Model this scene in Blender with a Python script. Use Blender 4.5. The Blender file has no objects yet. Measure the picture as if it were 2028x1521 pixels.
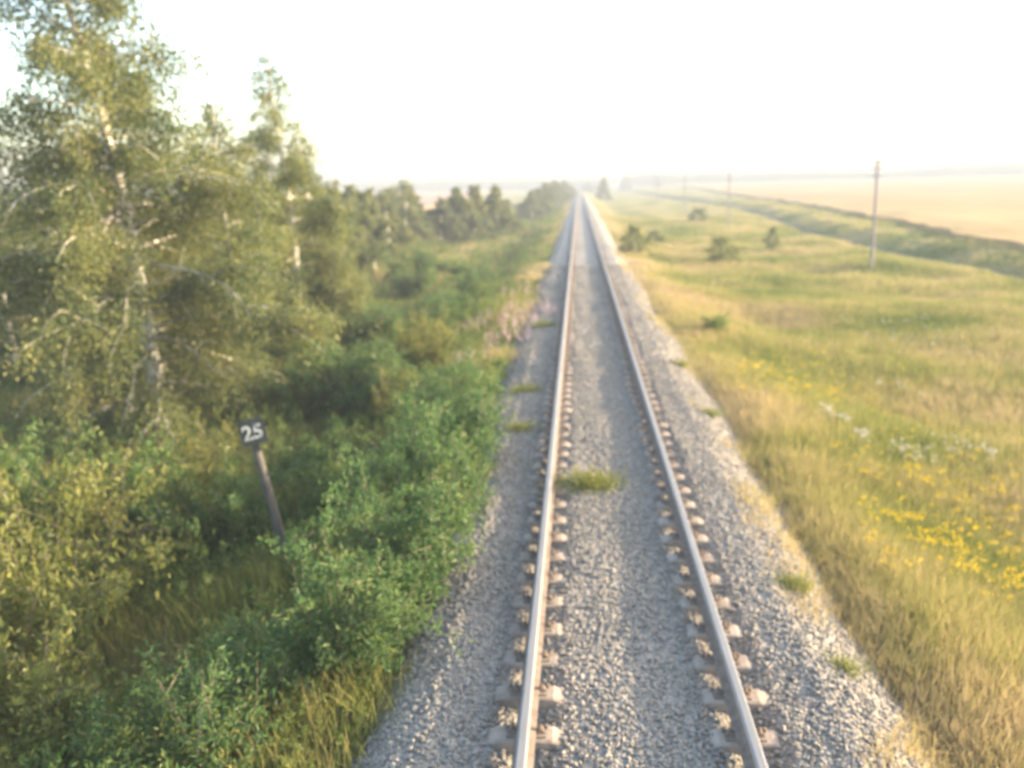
import bpy, math, random, mathutils
import numpy as np
rng = np.random.default_rng(7)
random.seed(7)
SC = bpy.context.scene
COL = SC.collection

# ------------------------------------------------------------------ camera
F, CX, CY = 1800.0, 1014.0, 760.5          # lens in photograph pixels (2028 wide)
def _n(v): v = np.array(v, float); return v/np.linalg.norm(v)
_dy = _n([(1146-CX)/F, (CY-362)/F, -1]); _dz = _n(np.cross(_n([1, 0.026, 0]), _dy)); _dx = np.cross(_dy, _dz)
RM = np.array([_dx, _dy, _dz])
CAM = np.array([-0.37, 0.0, 3.76])
cd = bpy.data.cameras.new("camera"); cam = bpy.data.objects.new("camera", cd); COL.objects.link(cam)
cam.matrix_world = mathutils.Matrix([list(RM[i])+[CAM[i]] for i in range(3)] + [[0, 0, 0, 1]])
cd.sensor_width = 36; cd.lens = F/2028*36; cd.clip_start = 0.1; cd.clip_end = 6000
cd.dof.use_dof = True; cd.dof.focus_distance = 3.0; cd.dof.aperture_fstop = 1.7
SC.camera = cam
# ------------------------------------------------------------------ light
SUN_EL, SUN_AZ = math.radians(14), math.radians(80)     # azimuth from +Y (along the track) towards +X
w = bpy.data.worlds.new("World"); SC.world = w; w.use_nodes = True
nt = w.node_tree; nt.nodes.clear()
sky = nt.nodes.new("ShaderNodeTexSky"); sky.sky_type = 'NISHITA'; sky.sun_disc = False
sky.sun_elevation = SUN_EL; sky.sun_rotation = SUN_AZ; sky.air_density = 1.0; sky.dust_density = 2.4; sky.ozone_density = 1.0
bg = nt.nodes.new("ShaderNodeBackground"); bg.inputs[1].default_value = 0.15
wo = nt.nodes.new("ShaderNodeOutputWorld"); nt.links.new(sky.outputs[0], bg.inputs[0]); nt.links.new(bg.outputs[0], wo.inputs[0])
sl = bpy.data.lights.new("sun", 'SUN'); sl.energy = 2.8; sl.angle = math.radians(0.6); sl.color = (1.0, 0.81, 0.54)
so = bpy.data.objects.new("sun", sl); COL.objects.link(so)
so.rotation_euler = (math.pi/2-SUN_EL, 0, math.pi-SUN_AZ)
SC.view_settings.view_transform = 'Standard'; SC.view_settings.look = 'None'
SC.view_settings.exposure = 2.72; SC.view_settings.gamma = 1.0
SC.cycles.volume_bounces = 0; SC.cycles.max_bounces = 6

# ------------------------------------------------------------------ helpers
def at(px, py, z):
    """point on level z that the photograph shows at (px,py)"""
    d = RM @ np.array([(px-CX)/F, (CY-py)/F, -1]); t = (z-CAM[2])/d[2]; return CAM+d*t
def atY(px, py, Y):
    d = RM @ np.array([(px-CX)/F, (CY-py)/F, -1]); return CAM+d*(Y/d[1])
def ss(a, b, x):
    t = np.clip((x-a)/(b-a), 0, 1); return t*t*(3-2*t)
def vnoise(x, y, seed=0):
    r = np.random.default_rng(seed); s = 0
    for k in range(7):
        a = r.uniform(0, 2*math.pi); f = r.uniform(0.5, 1.9)
        s = s + np.sin((x*math.cos(a)+y*math.sin(a))*f + r.uniform(0, 6.28))
    return s/3.2
def mesh(name, V, Fc, mat=None, parent=None, smooth=False, mats=None, midx=None, extra=None):
    V = np.asarray(V, np.float32); Fc = np.asarray(Fc, np.int32)
    me = bpy.data.meshes.new(name)
    me.vertices.add(len(V)); me.vertices.foreach_set("co", V.ravel())
    k = Fc.shape[1]; n = len(Fc)
    me.loops.add(n*k); me.loops.foreach_set("vertex_index", Fc.ravel())
    me.polygons.add(n); me.polygons.foreach_set("loop_start", np.arange(0, n*k, k, dtype=np.int32))
    for m in (mats or [mat]): me.materials.append(m)
    if midx is not None: me.polygons.foreach_set("material_index", np.asarray(midx, np.int32))
    me.polygons.foreach_set("use_smooth", np.full(n, smooth))
    me.update(calc_edges=True); me.validate()
    o = bpy.data.objects.new(name, me); COL.objects.link(o)
    if parent is not None: o.parent = parent
    return o
class MB:
    """collects quads (triangles repeat the last vertex is avoided: quads only)"""
    def __init__(s): s.V = []; s.F = []; s.n = 0; s.m = []
    def add(s, V, Fc, m=0):
        V = np.asarray(V, float); Fc = np.asarray(Fc, int)
        s.V.append(V); s.F.append(Fc+s.n); s.n += len(V); s.m.append(np.full(len(Fc), m))
    def box(s, c, d, R=None, m=0, taper=1.0):
        c = np.array(c, float); hx, hy, hz = np.array(d, float)/2
        P = np.array([[x*hx*(taper if z > 0 else 1), y*hy*(taper if z > 0 else 1), z*hz] for z in (-1, 1) for x, y in ((-1, -1), (1, -1), (1, 1), (-1, 1))])
        if R is not None: P = P @ np.array(R).T
        s.add(P+c, [[3, 2, 1, 0], [4, 5, 6, 7], [0, 1, 5, 4], [1, 2, 6, 5], [2, 3, 7, 6], [3, 0, 4, 7]], m)
    def tube(s, P, r, k=7, m=0, cap=True):
        P = np.asarray(P, float); r = np.broadcast_to(np.asarray(r, float), (len(P),))
        T = np.gradient(P, axis=0); T /= np.linalg.norm(T, axis=1)[:, None]+1e-9
        ref = np.array([0.31, 0.95, 0.1]) if abs(T[0][2]) > 0.5 else np.array([0, 0.05, 1.0])
        U = np.cross(T, ref); U /= np.linalg.norm(U, axis=1)[:, None]+1e-9; W = np.cross(T, U)
        a = np.arange(k)*2*math.pi/k
        V = P[:, None]+r[:, None, None]*(np.cos(a)[None, :, None]*U[:, None]+np.sin(a)[None, :, None]*W[:, None])
        n = len(P); Fc = [[i*k+j, i*k+(j+1) % k, (i+1)*k+(j+1) % k, (i+1)*k+j] for i in range(n-1) for j in range(k)]
        V = V.reshape(-1, 3)
        if cap:
            b = len(V); V = np.vstack([V, P[-1:]+T[-1:]*r[-1]*0.3, P[-1:]+T[-1:]*r[-1]*0.3])
            Fc += [[(n-1)*k+j, (n-1)*k+(j+1) % k, b, b+1] for j in range(0)]
            for j in range(0, k-1, 2): Fc.append([(n-1)*k+j, (n-1)*k+j+1, (n-1)*k+(j+2) % k, b])
        s.add(V, Fc, m)
    def build(s, name, mat, parent=None, smooth=False, mats=None):
        return mesh(name, np.vstack(s.V), np.vstack(s.F), mat, parent, smooth, mats, np.concatenate(s.m) if mats else None)
def empty(name, loc, label=None, cat=None, group=None, rz=0):
    o = bpy.data.objects.new(name, None); COL.objects.link(o); o.location = loc; o.rotation_euler = (0, 0, rz)
    o.empty_display_size = 0.3
    tag(o, label, cat, group); return o
def tag(o, label=None, cat=None, group=None, kind=None):
    for k, v in (("label", label), ("category", cat), ("group", group), ("kind", kind)):
        if v: o[k] = v
    return o
def copy_tree(o, parent=None):
    c = o.copy(); COL.objects.link(c); c.parent = parent
    for ch in list(o.children): copy_tree(ch, c)
    return c

# ------------------------------------------------------------------ materials
def newmat(name):
    m = bpy.data.materials.new(name); m.use_nodes = True; t = m.node_tree; t.nodes.clear()
    return m, t, t.nodes.new, t.links.new
def ramp(N, stops, interp='LINEAR'):
    r = N("ShaderNodeValToRGB"); cr = r.color_ramp; cr.interpolation = interp
    while len(cr.elements) < len(stops): cr.elements.new(0.5)
    for e, (p, c) in zip(cr.elements, stops): e.position = p; e.color = (*c, 1) if len(c) == 3 else c
    return r
def noise(N, L, vec, scale, detail=4, rough=0.6):
    n = N("ShaderNodeTexNoise"); n.inputs["Scale"].default_value = scale; n.inputs["Detail"].default_value = detail
    n.inputs["Roughness"].default_value = rough
    if vec is not None: L(vec, n.inputs["Vector"])
    return n
def leafmat(name, cols, patch=0.6, trans=0.5, rough=0.6, gloss=0.015, world=True):
    """foliage: colour varies per leaf and from clump to clump; light passes through the leaves"""
    m, t, N, L = newmat(name)
    g = N("ShaderNodeNewGeometry"); oi = N("ShaderNodeObjectInfo")
    n = noise(N, L, g.outputs["Position"], patch, 3)
    a = N("ShaderNodeMath"); a.operation = 'MULTIPLY_ADD'; L(g.outputs["Random Per Island"], a.inputs[0]); a.inputs[1].default_value = 0.55
    b = N("ShaderNodeMath"); b.operation = 'MULTIPLY_ADD'; L(n.outputs[0], b.inputs[0]); b.inputs[1].default_value = 1.5; b.inputs[2].default_value = -0.55
    L(b.outputs[0], a.inputs[2])
    r = ramp(N, cols); L(a.outputs[0], r.inputs[0])
    d = N("ShaderNodeBsdfDiffuse"); L(r.outputs[0], d.inputs[0])
    tr = N("ShaderNodeBsdfTranslucent")
    hs = N("ShaderNodeHueSaturation"); hs.inputs["Saturation"].default_value = 1.1; hs.inputs["Value"].default_value = 1.35; L(r.outputs[0], hs.inputs["Color"]); L(hs.outputs[0], tr.inputs[0])
    mx = N("ShaderNodeMixShader"); mx.inputs[0].default_value = trans; L(d.outputs[0], mx.inputs[1]); L(tr.outputs[0], mx.inputs[2])
    gl = N("ShaderNodeBsdfGlossy"); gl.inputs["Roughness"].default_value = 0.45; gl.inputs[0].default_value = (.8, .8, .8, 1)
    m2 = N("ShaderNodeMixShader"); m2.inputs[0].default_value = gloss; L(mx.outputs[0], m2.inputs[1]); L(gl.outputs[0], m2.inputs[2])
    o = N("ShaderNodeOutputMaterial"); L(m2.outputs[0], o.inputs[0]); return m
def solid(name, stops, scale=8, rough=0.8, metal=0.0, bump=0.0, bscale=30, vecscale=None, spec=0.3, obj=False):
    m, t, N, L = newmat(name)
    if obj: vec = N("ShaderNodeTexCoord").outputs["Object"]
    else: vec = N("ShaderNodeNewGeometry").outputs["Position"]
    if vecscale:
        mp = N("ShaderNodeMapping"); mp.inputs["Scale"].default_value = vecscale; L(vec, mp.inputs[0]); vec = mp.outputs[0]
    n = noise(N, L, vec, scale, 6); r = ramp(N, stops); L(n.outputs[0], r.inputs[0])
    p = N("ShaderNodeBsdfPrincipled"); L(r.outputs[0], p.inputs["Base Color"]); p.inputs["Roughness"].default_value = rough
    p.inputs["Metallic"].default_value = metal; p.inputs["Specular IOR Level"].default_value = spec
    if bump:
        n2 = noise(N, L, vec, bscale, 5); bp = N("ShaderNodeBump"); bp.inputs["Strength"].default_value = bump; bp.inputs["Distance"].default_value = 0.02
        L(n2.outputs[0], bp.inputs["Height"]); L(bp.outputs[0], p.inputs["Normal"])
    o = N("ShaderNodeOutputMaterial"); L(p.outputs[0], o.inputs[0]); return m

def meadow_color(N, L, island=True):
    """dry straw along the ballast, greener and patchy farther out; same field of colour for soil sheet and grass"""
    g = N("ShaderNodeNewGeometry"); pos = g.outputs["Position"]
    sp = N("ShaderNodeSeparateXYZ"); L(pos, sp.inputs[0])
    n1 = noise(N, L, pos, 0.16, 4, 0.55); n2 = noise(N, L, pos, 0.9, 3)
    mr = N("ShaderNodeMapRange"); axn = N("ShaderNodeMath"); axn.operation = 'ABSOLUTE'; L(sp.outputs[0], axn.inputs[0]); L(axn.outputs[0], mr.inputs[0]); mr.inputs[1].default_value = 2.0; mr.inputs[2].default_value = 4.6; mr.inputs[3].default_value = 0.27; mr.inputs[4].default_value = 0.0
    s1 = N("ShaderNodeMath"); s1.operation = 'MULTIPLY_ADD'; L(n1.outputs[0], s1.inputs[0]); s1.inputs[1].default_value = 2.0; s1.inputs[2].default_value = -0.64
    s2 = N("ShaderNodeMath"); s2.operation = 'MULTIPLY_ADD'; L(n2.outputs[0], s2.inputs[0]); s2.inputs[1].default_value = 0.5; L(s1.outputs[0], s2.inputs[2])
    g0 = N("ShaderNodeMath"); g0.operation = 'GREATER_THAN'; L(sp.outputs[0], g0.inputs[0]); g0.inputs[1].default_value = 0.0
    yr = N("ShaderNodeMapRange"); L(sp.outputs[1], yr.inputs[0]); yr.inputs[1].default_value = 16; yr.inputs[2].default_value = 34; yr.inputs[4].default_value = 0.9
    ab = N("ShaderNodeMath"); ab.operation = 'MAXIMUM'; L(g0.outputs[0], ab.inputs[0]); L(yr.outputs[0], ab.inputs[1])
    s3 = N("ShaderNodeMath"); s3.operation = 'MULTIPLY_ADD'; L(mr.outputs[0], s3.inputs[0]); L(ab.outputs[0], s3.inputs[1]); L(s2.outputs[0], s3.inputs[2])
    last = s3
    if island:
        s4 = N("ShaderNodeMath"); s4.operation = 'MULTIPLY_ADD'; L(g.outputs["Random Per Island"], s4.inputs[0]); s4.inputs[1].default_value = 0.5; L(s3.outputs[0], s4.inputs[2])
        s5 = N("ShaderNodeMath"); s5.operation = 'SUBTRACT'; L(s4.outputs[0], s5.inputs[0]); s5.inputs[1].default_value = 0.25; last = s5
    r = ramp(N, [(0.0, (0.06, 0.095, 0.030)), (0.30, (0.13, 0.16, 0.042)), (0.55, (0.25, 0.24, 0.070)), (0.78, (0.36, 0.29, 0.12)), (1.0, (0.42, 0.32, 0.17))])
    L(last.outputs[0], r.inputs[0]); return r
def mat_ground():
    m, t, N, L = newmat("ground_soil"); r = meadow_color(N, L, False)
    g = N("ShaderNodeNewGeometry"); n = noise(N, L, g.outputs["Position"], 3.0, 8, 0.75); n.inputs["Scale"].default_value = 2.2
    bp = N("ShaderNodeBump"); bp.inputs["Strength"].default_value = 1.0; bp.inputs["Distance"].default_value = 0.35; L(n.outputs[0], bp.inputs["Height"])
    v = ramp(N, [(0.35, (0.45, 0.45, 0.45)), (0.65, (1, 1, 1))]); L(n.outputs[0], v.inputs[0])
    mx = N("ShaderNodeMixRGB"); mx.blend_type = 'MULTIPLY'; mx.inputs[0].default_value = 1; L(r.outputs[0], mx.inputs[1]); L(v.outputs[0], mx.inputs[2])
    p = N("ShaderNodeBsdfPrincipled"); p.inputs["Roughness"].default_value = 1; p.inputs["Specular IOR Level"].default_value = 0.05
    L(mx.outputs[0], p.inputs["Base Color"]); L(bp.outputs[0], p.inputs["Normal"])
    o = N("ShaderNodeOutputMaterial"); L(p.outputs[0], o.inputs[0]); return m
def mat_grass():
    m, t, N, L = newmat("meadow_grass"); r = meadow_color(N, L, True)
    d = N("ShaderNodeBsdfDiffuse"); L(r.outputs[0], d.inputs[0]); tr = N("ShaderNodeBsdfTranslucent"); L(r.outputs[0], tr.inputs[0])
    mx = N("ShaderNodeMixShader"); mx.inputs[0].default_value = 0.4; L(d.outputs[0], mx.inputs[1]); L(tr.outputs[0], mx.inputs[2])
    o = N("ShaderNodeOutputMaterial"); L(mx.outputs[0], o.inputs[0]); return m
M = {}
M['ground'] = mat_ground(); M['grass'] = mat_grass()
M['birch_leaf'] = leafmat("birch_leaf", [(0.0, (0.048, 0.076, 0.032)), (0.35, (0.10, 0.122, 0.044)), (0.7, (0.17, 0.172, 0.056)), (1.0, (0.25, 0.225, 0.078))], 0.7)
M['far_leaf'] = leafmat("far_leaf", [(0.0, (0.055, 0.08, 0.04)), (0.5, (0.115, 0.13, 0.052)), (1.0, (0.19, 0.185, 0.075))], 0.3)
M['shrub_leaf'] = leafmat("shrub_leaf", [(0.0, (0.035, 0.075, 0.025)), (0.35, (0.070, 0.120, 0.034)), (0.7, (0.13, 0.165, 0.045)), (1.0, (0.22, 0.22, 0.07))], 0.9)
M['willow_leaf'] = leafmat("willow_leaf", [(0.0, (0.04, 0.085, 0.032)), (0.4, (0.07, 0.125, 0.042)), (0.8, (0.125, 0.17, 0.055)), (1.0, (0.20, 0.22, 0.085))], 0.9)
M['gold_leaf'] = leafmat("gold_leaf", [(0.0, (0.06, 0.085, 0.025)), (0.35, (0.125, 0.14, 0.036)), (0.7, (0.20, 0.19, 0.052)), (1.0, (0.28, 0.24, 0.075))], 0.9)
M['weed'] = leafmat("weed_leaf", [(0.0, (0.04, 0.085, 0.026)), (0.3, (0.085, 0.135, 0.036)), (0.6, (0.15, 0.18, 0.045)), (0.85, (0.25, 0.23, 0.065)), (1.0, (0.34, 0.25, 0.12))], 0.45)
M['yellow'] = leafmat("yellow_petal", [(0.0, (0.50, 0.33, 0.01)), (1.0, (0.66, 0.46, 0.02))], 2, 0.25)
M['white'] = leafmat("white_petal", [(0.0, (0.36, 0.34, 0.28)), (1.0, (0.5, 0.47, 0.40))], 2, 0.3)
M['pink'] = leafmat("pink_petal", [(0.0, (0.42, 0.24, 0.28)), (1.0, (0.62, 0.46, 0.46))], 2, 0.35)
M['twig'] = solid("twig_bark", [(0.3, (0.10, 0.07, 0.045)), (0.7, (0.20, 0.16, 0.11))], 12)
M['limb'] = solid("birch_limb", [(0.35, (0.20, 0.15, 0.11)), (0.65, (0.62, 0.56, 0.48))], 5)
def mat_birch():
    m, t, N, L = newmat("birch_bark"); tc = N("ShaderNodeTexCoord")
    mp = N("ShaderNodeMapping"); mp.inputs["Scale"].default_value = (2.2, 2.2, 9); L(tc.outputs["Object"], mp.inputs[0])
    n = noise(N, L, mp.outputs[0], 1.6, 6, 0.7); r = ramp(N, [(0.36, (0.05, 0.04, 0.035)), (0.45, (0.50, 0.45, 0.40)), (0.7, (0.72, 0.68, 0.62))]); L(n.outputs[0], r.inputs[0])
    p = N("ShaderNodeBsdfPrincipled"); L(r.outputs[0], p.inputs["Base Color"]); p.inputs["Roughness"].default_value = 0.7
    bp = N("ShaderNodeBump"); bp.inputs["Strength"].default_value = 0.5; bp.inputs["Distance"].default_value = 0.01; L(n.outputs[0], bp.inputs["Height"]); L(bp.outputs[0], p.inputs["Normal"])
    o = N("ShaderNodeOutputMaterial"); L(p.outputs[0], o.inputs[0]); return m
M['birch'] = mat_birch()
M['concrete'] = solid("sleeper_concrete", [(0.25, (0.15, 0.115, 0.085)), (0.5, (0.27, 0.215, 0.165)), (0.8, (0.36, 0.295, 0.235))], 3.5, 0.9, bump=0.5)
M['rust'] = solid("rusty_steel", [(0.3, (0.13, 0.095, 0.07)), (0.6, (0.20, 0.155, 0.12)), (0.85, (0.26, 0.21, 0.165))], 14, 0.85, bump=0.3)
M['polish'] = solid("worn_rail_head", [(0.3, (0.16, 0.15, 0.14)), (0.7, (0.25, 0.235, 0.22))], 3, 0.55, metal=0.3, vecscale=(40, 0.6, 1))
M['rail_side'] = solid("rail_head_flank", [(0.3, (0.27, 0.25, 0.24)), (0.7, (0.38, 0.36, 0.35))], 6, 0.5, metal=0.5)
M['wood'] = solid("weathered_wood", [(0.3, (0.05, 0.045, 0.038)), (0.7, (0.12, 0.105, 0.085))], 5, 0.9, bump=0.4, vecscale=(6, 6, 0.7))
M['pole'] = solid("telegraph_pole_wood", [(0.3, (0.17, 0.14, 0.13)), (0.7, (0.27, 0.23, 0.21))], 4, 0.9, vecscale=(4, 4, 0.5))
M['board'] = solid("black_enamel", [(0.3, (0.012, 0.016, 0.018)), (0.7, (0.03, 0.035, 0.036))], 9, 0.5)
M['paint'] = solid("white_paint", [(0.40, (0.10, 0.12, 0.12)), (0.52, (0.28, 0.30, 0.30))], 16, 0.7)
M['glass'] = solid("insulator_porcelain", [(0.3, (0.6, 0.6, 0.58)), (0.7, (0.75, 0.75, 0.72))], 5, 0.25)
M['dirt'] = solid("dirt_track", [(0.3, (0.09, 0.09, 0.055)), (0.7, (0.13, 0.12, 0.07))], 1.2, 1.0, bump=0.8, bscale=4, spec=0.0)
M['wheat'] = solid("ripe_wheat", [(0.25, (0.25, 0.165, 0.070)), (0.5, (0.30, 0.205, 0.092)), (0.75, (0.35, 0.25, 0.12))], 0.05, 1.0, bump=0.8, bscale=3, vecscale=(1, 0.35, 1), spec=0.05)
M['wheat_far'] = solid("ripe_rye", [(0.25, (0.30, 0.17, 0.10)), (0.75, (0.36, 0.22, 0.13))], 0.04, 1.0, bump=0.8, bscale=2, spec=0.05)
def mat_stone(name, bump):
    m, t, N, L = newmat(name); g = N("ShaderNodeNewGeometry"); pos = g.outputs["Position"]
    n = noise(N, L, pos, 0.55, 3)
    if bump:
        v = N("ShaderNodeTexVoronoi"); v.inputs["Scale"].default_value = 27; L(pos, v.inputs["Vector"])
        sc = N("ShaderNodeSeparateColor"); L(v.outputs["Color"], sc.inputs[0]); rnd = sc.outputs[0]
    else: rnd = g.outputs["Random Per Island"]
    a = N("ShaderNodeMath"); a.operation = 'MULTIPLY_ADD'; L(rnd, a.inputs[0]); a.inputs[1].default_value = 0.75
    b = N("ShaderNodeMath"); b.operation = 'MULTIPLY_ADD'; L(n.outputs[0], b.inputs[0]); b.inputs[1].default_value = 0.7; b.inputs[2].default_value = -0.22; L(b.outputs[0], a.inputs[2])
    r = ramp(N, [(0.0, (0.165, 0.146, 0.120)), (0.35, (0.205, 0.182, 0.150)), (0.7, (0.25, 0.220, 0.182)), (0.93, (0.30, 0.255, 0.205)), (1.0, (0.36, 0.32, 0.27))]); L(a.outputs[0], r.inputs[0])
    p = N("ShaderNodeBsdfPrincipled"); L(r.outputs[0], p.inputs["Base Color"]); p.inputs["Roughness"].default_value = 0.85; p.inputs["Specular IOR Level"].default_value = 0.25
    if bump:
        bp = N("ShaderNodeBump"); bp.inputs["Strength"].default_value = 0.9; bp.inputs["Distance"].default_value = 0.03; bp.invert = True
        L(v.outputs["Distance"], bp.inputs["Height"]); L(bp.outputs[0], p.inputs["Normal"])
    o = N("ShaderNodeOutputMaterial"); L(p.outputs[0], o.inputs[0]); return m
M['stone'] = mat_stone("granite_stone", False); M['ballast'] = mat_stone("granite_ballast", True)

# ------------------------------------------------------------------ terrain
TRACK = [(22.4, -20), (22.4, 45), (22.3, 60), (22.0, 76), (25.0, 112), (29.5, 163), (27.5, 240), (26, 320), (26, 900)]
EDGE = [(24.6, -20), (25.0, 45), (26.0, 64), (30.5, 98), (36, 155), (43, 272), (52, 420), (62, 700), (70, 900)]
def xa(tab, y): return np.interp(y, [p[1] for p in tab], [p[0] for p in tab])
def gz(x, y):
    x = np.asarray(x, float); y = np.asarray(y, float)
    bump = 0.10*vnoise(x*0.9, y*0.7, 3)+0.10*vnoise(x*0.25, y*0.2, 4)
    zl = -0.62-0.95*ss(-2.0, -5.6, x)*1.0
    zr = -0.62-0.75*ss(2.2, 6.5, x)
    tx = xa(TRACK, y)
    rise = 0.60*ss(tx-0.2, tx+2.3, x)-0.22*ss(tx-3.5, tx-1.2, x)*(1-ss(tx-0.6, tx+0.3, x))
    zr = zr+rise*ss(10, 18, x)
    far = ss(150, 650, np.abs(y)+0*x)*1.9*ss(14, 60, np.abs(x))
    z = np.where(x < 0, zl, zr)+bump*ss(1.8, 4.0, np.abs(x))+far
    return np.where(np.abs(x) < 2.2, np.minimum(z, -0.62), z)
xs = np.unique(np.concatenate([np.linspace(-640, -100, 15), np.linspace(-100, -12, 45), np.linspace(-12, -1.8, 52), np.linspace(-1.8, 1.8, 5), np.linspace(1.8, 12, 52), np.linspace(12, 40, 112), np.linspace(40, 120, 41), np.linspace(120, 640, 15)]))
ys = np.unique(np.concatenate([np.linspace(-150, -5, 20), np.linspace(-5, 45, 170), np.linspace(45, 200, 160), np.linspace(200, 700, 60)]))
def sheet(name, xs, ys, zf, mat, smooth=True):
    X, Y = np.meshgrid(xs, ys); Z = zf(X, Y); nx, ny = len(xs), len(ys)
    i = (np.arange(ny-1)[:, None]*nx+np.arange(nx-1)[None]).ravel()
    return mesh(name, np.stack([X.ravel(), Y.ravel(), Z.ravel()], 1), np.stack([i, i+1, i+nx+1, i+nx], 1), mat, smooth=smooth)
tag(sheet('ground', xs, ys, gz, M['ground']), kind='structure')

# dirt track along the field
yy = np.concatenate([np.linspace(-20, 330, 260)]); u = np.linspace(0, 1, 5)
V = []; 
for y in yy:
    c = xa(TRACK, y)-1.0
    for k in u: X = c-0.8+1.5*k; V.append((X, y, float(gz(X, y))+0.02))
i = (np.arange(len(yy)-1)[:, None]*5+np.arange(4)[None]).ravel()
tag(mesh('path', V, np.stack([i, i+1, i+6, i+5], 1), M['dirt'], smooth=True), kind='structure')

# fields: standing crop, a raised sheet with an edge down to the soil
def crop(name, xedge, xfar, y0, y1, ny, hgt, mat, label):
    ysq = np.linspace(y0, y1, ny)**1.0; nx = 26; V = []; t = np.linspace(0, 1, nx)**2
    for y in ysq:
        xe = xedge(y)+0.25*math.sin(y*0.9)+0.2*math.sin(y*0.37)
        row = [(xe, y, float(gz(xe, y))-0.1)]
        for k in t:
            X = xe+(xfar-xe)*k; row.append((X, y, float(gz(X, y))+hgt+0.06*math.sin(X*1.3+y*0.5)*math.sin(y*0.7)))
        V += row
    nx += 1; i = (np.arange(ny-1)[:, None]*nx+np.arange(nx-1)[None]).ravel()
    o = mesh(name, V, np.stack([i, i+1, i+nx+1, i+nx], 1), mat, smooth=False)
    return tag(o, label, 'field', kind='stuff')
crop('wheat_field', lambda y: float(xa(EDGE, y)), 620, 5, 640, 420, 0.45, M['wheat'], 'wide pale golden field of ripe grain beyond the dirt track')
crop('rye_field', lambda y: -26-0.05*y, -620, 150, 640, 120, 0.45, M['wheat_far'], 'reddish ripe grain field far behind the trees left of the track')

# ------------------------------------------------------------------ ballast
def bz(x, y):
    ax = np.abs(x)
    z = -0.245-0.40*ss(1.62, 2.45, ax+0.12*vnoise(x*0+3, y*0.8, 9))
    z = z+0.018*vnoise(x*2.2, y*2.0, 5)+0.012*vnoise(x*6, y*6, 6)
    z = z+0.012+0.045*ss(0.98, 1.14, ax)*(1-ss(1.5, 1.7, ax))+0.03*(1-ss(0.46, 0.64, ax))-0.03*np.exp(-((ax-0.795)/0.16)**2)
    return z
bx = np.linspace(-2.65, 2.65, 108); by = np.unique(np.concatenate([np.linspace(-6, 26, 640), np.linspace(26, 90, 320), np.linspace(90, 690, 100)]))
tag(sheet('ballast_bed', bx, by, lambda X, Y: bz(X, Y)+0.008*np.sin(X*131+Y*57)*np.sin(Y*173-X*91), M['ballast'], False), kind='structure')
# loose stones
phi = (1+5**.5)/2
ico = np.array([(-1, phi, 0), (1, phi, 0), (-1, -phi, 0), (1, -phi, 0), (0, -1, phi), (0, 1, phi), (0, -1, -phi), (0, 1, -phi), (phi, 0, -1), (phi, 0, 1), (-phi, 0, -1), (-phi, 0, 1)])/1.9
icf = np.array([(0, 11, 5), (0, 5, 1), (0, 1, 7), (0, 7, 10), (0, 10, 11), (1, 5, 9), (5, 11, 4), (11, 10, 2), (10, 7, 6), (7, 1, 8), (3, 9, 4), (3, 4, 2), (3, 2, 6), (3, 6, 8), (3, 8, 9), (4, 9, 5), (2, 4, 11), (6, 2, 10), (8, 6, 7), (9, 8, 1)])
def rotmats(n, r=rng):
    q = r.normal(size=(n, 4)); q /= np.linalg.norm(q, axis=1)[:, None]; w_, x, y, z = q.T
    return np.stack([np.stack([1-2*(y*y+z*z), 2*(x*y-z*w_), 2*(x*z+y*w_)], 1), np.stack([2*(x*y+z*w_), 1-2*(x*x+z*z), 2*(y*z-x*w_)], 1), np.stack([2*(x*z-y*w_), 2*(y*z+x*w_), 1-2*(x*x+y*y)], 1)], 1)
def stones(n, ylo, yhi, smin, smax):
    x = rng.normal(size=n)*0.0+rng.uniform(-2.6, 2.6, n); y = ylo+(yhi-ylo)*rng.uniform(0, 1, n)**1.25
    s = rng.uniform(smin, smax, n)
    keep = ~((np.abs(np.abs(x)-0.795) < 0.10)); x, y, s = x[keep], y[keep], s[keep]; n = len(x)
    P = ico[None]*rng.uniform(0.72, 1.28, (n, 12, 1))*(rng.uniform(0.6, 1.25, (n, 1, 3)))
    P = np.einsum('nij,nkj->nki', rotmats(n), P)*s[:, None, None]*0.5
    dz = bz(x, y)+rng.uniform(-0.1, 0.35, n)*s
    # keep sleeper shoulders clear of stones
    yk = np.abs(((y/0.545)+0.5) % 1-0.5)*0.545; ax = np.abs(x)
    dz = np.where((yk < 0.13) & (ax > 0.60) & (ax < 1.0), dz-0.004, dz)
    P += np.stack([x, y, dz], 1)[:, None]
    return P.reshape(-1, 3), (icf[None]+12*np.arange(n)[:, None, None]).reshape(-1, 3)
Va, Fa = stones(78000, 3.5, 20, 0.020, 0.048); Vb, Fb = stones(22000, 20, 45, 0.032, 0.065)
o = mesh('gravel', np.vstack([Va, Vb]), np.vstack([Fa, Fb+len(Va)]), M['stone']); tag(o, 'grey crushed granite stones of the track ballast', 'gravel', kind='stuff')

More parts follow.
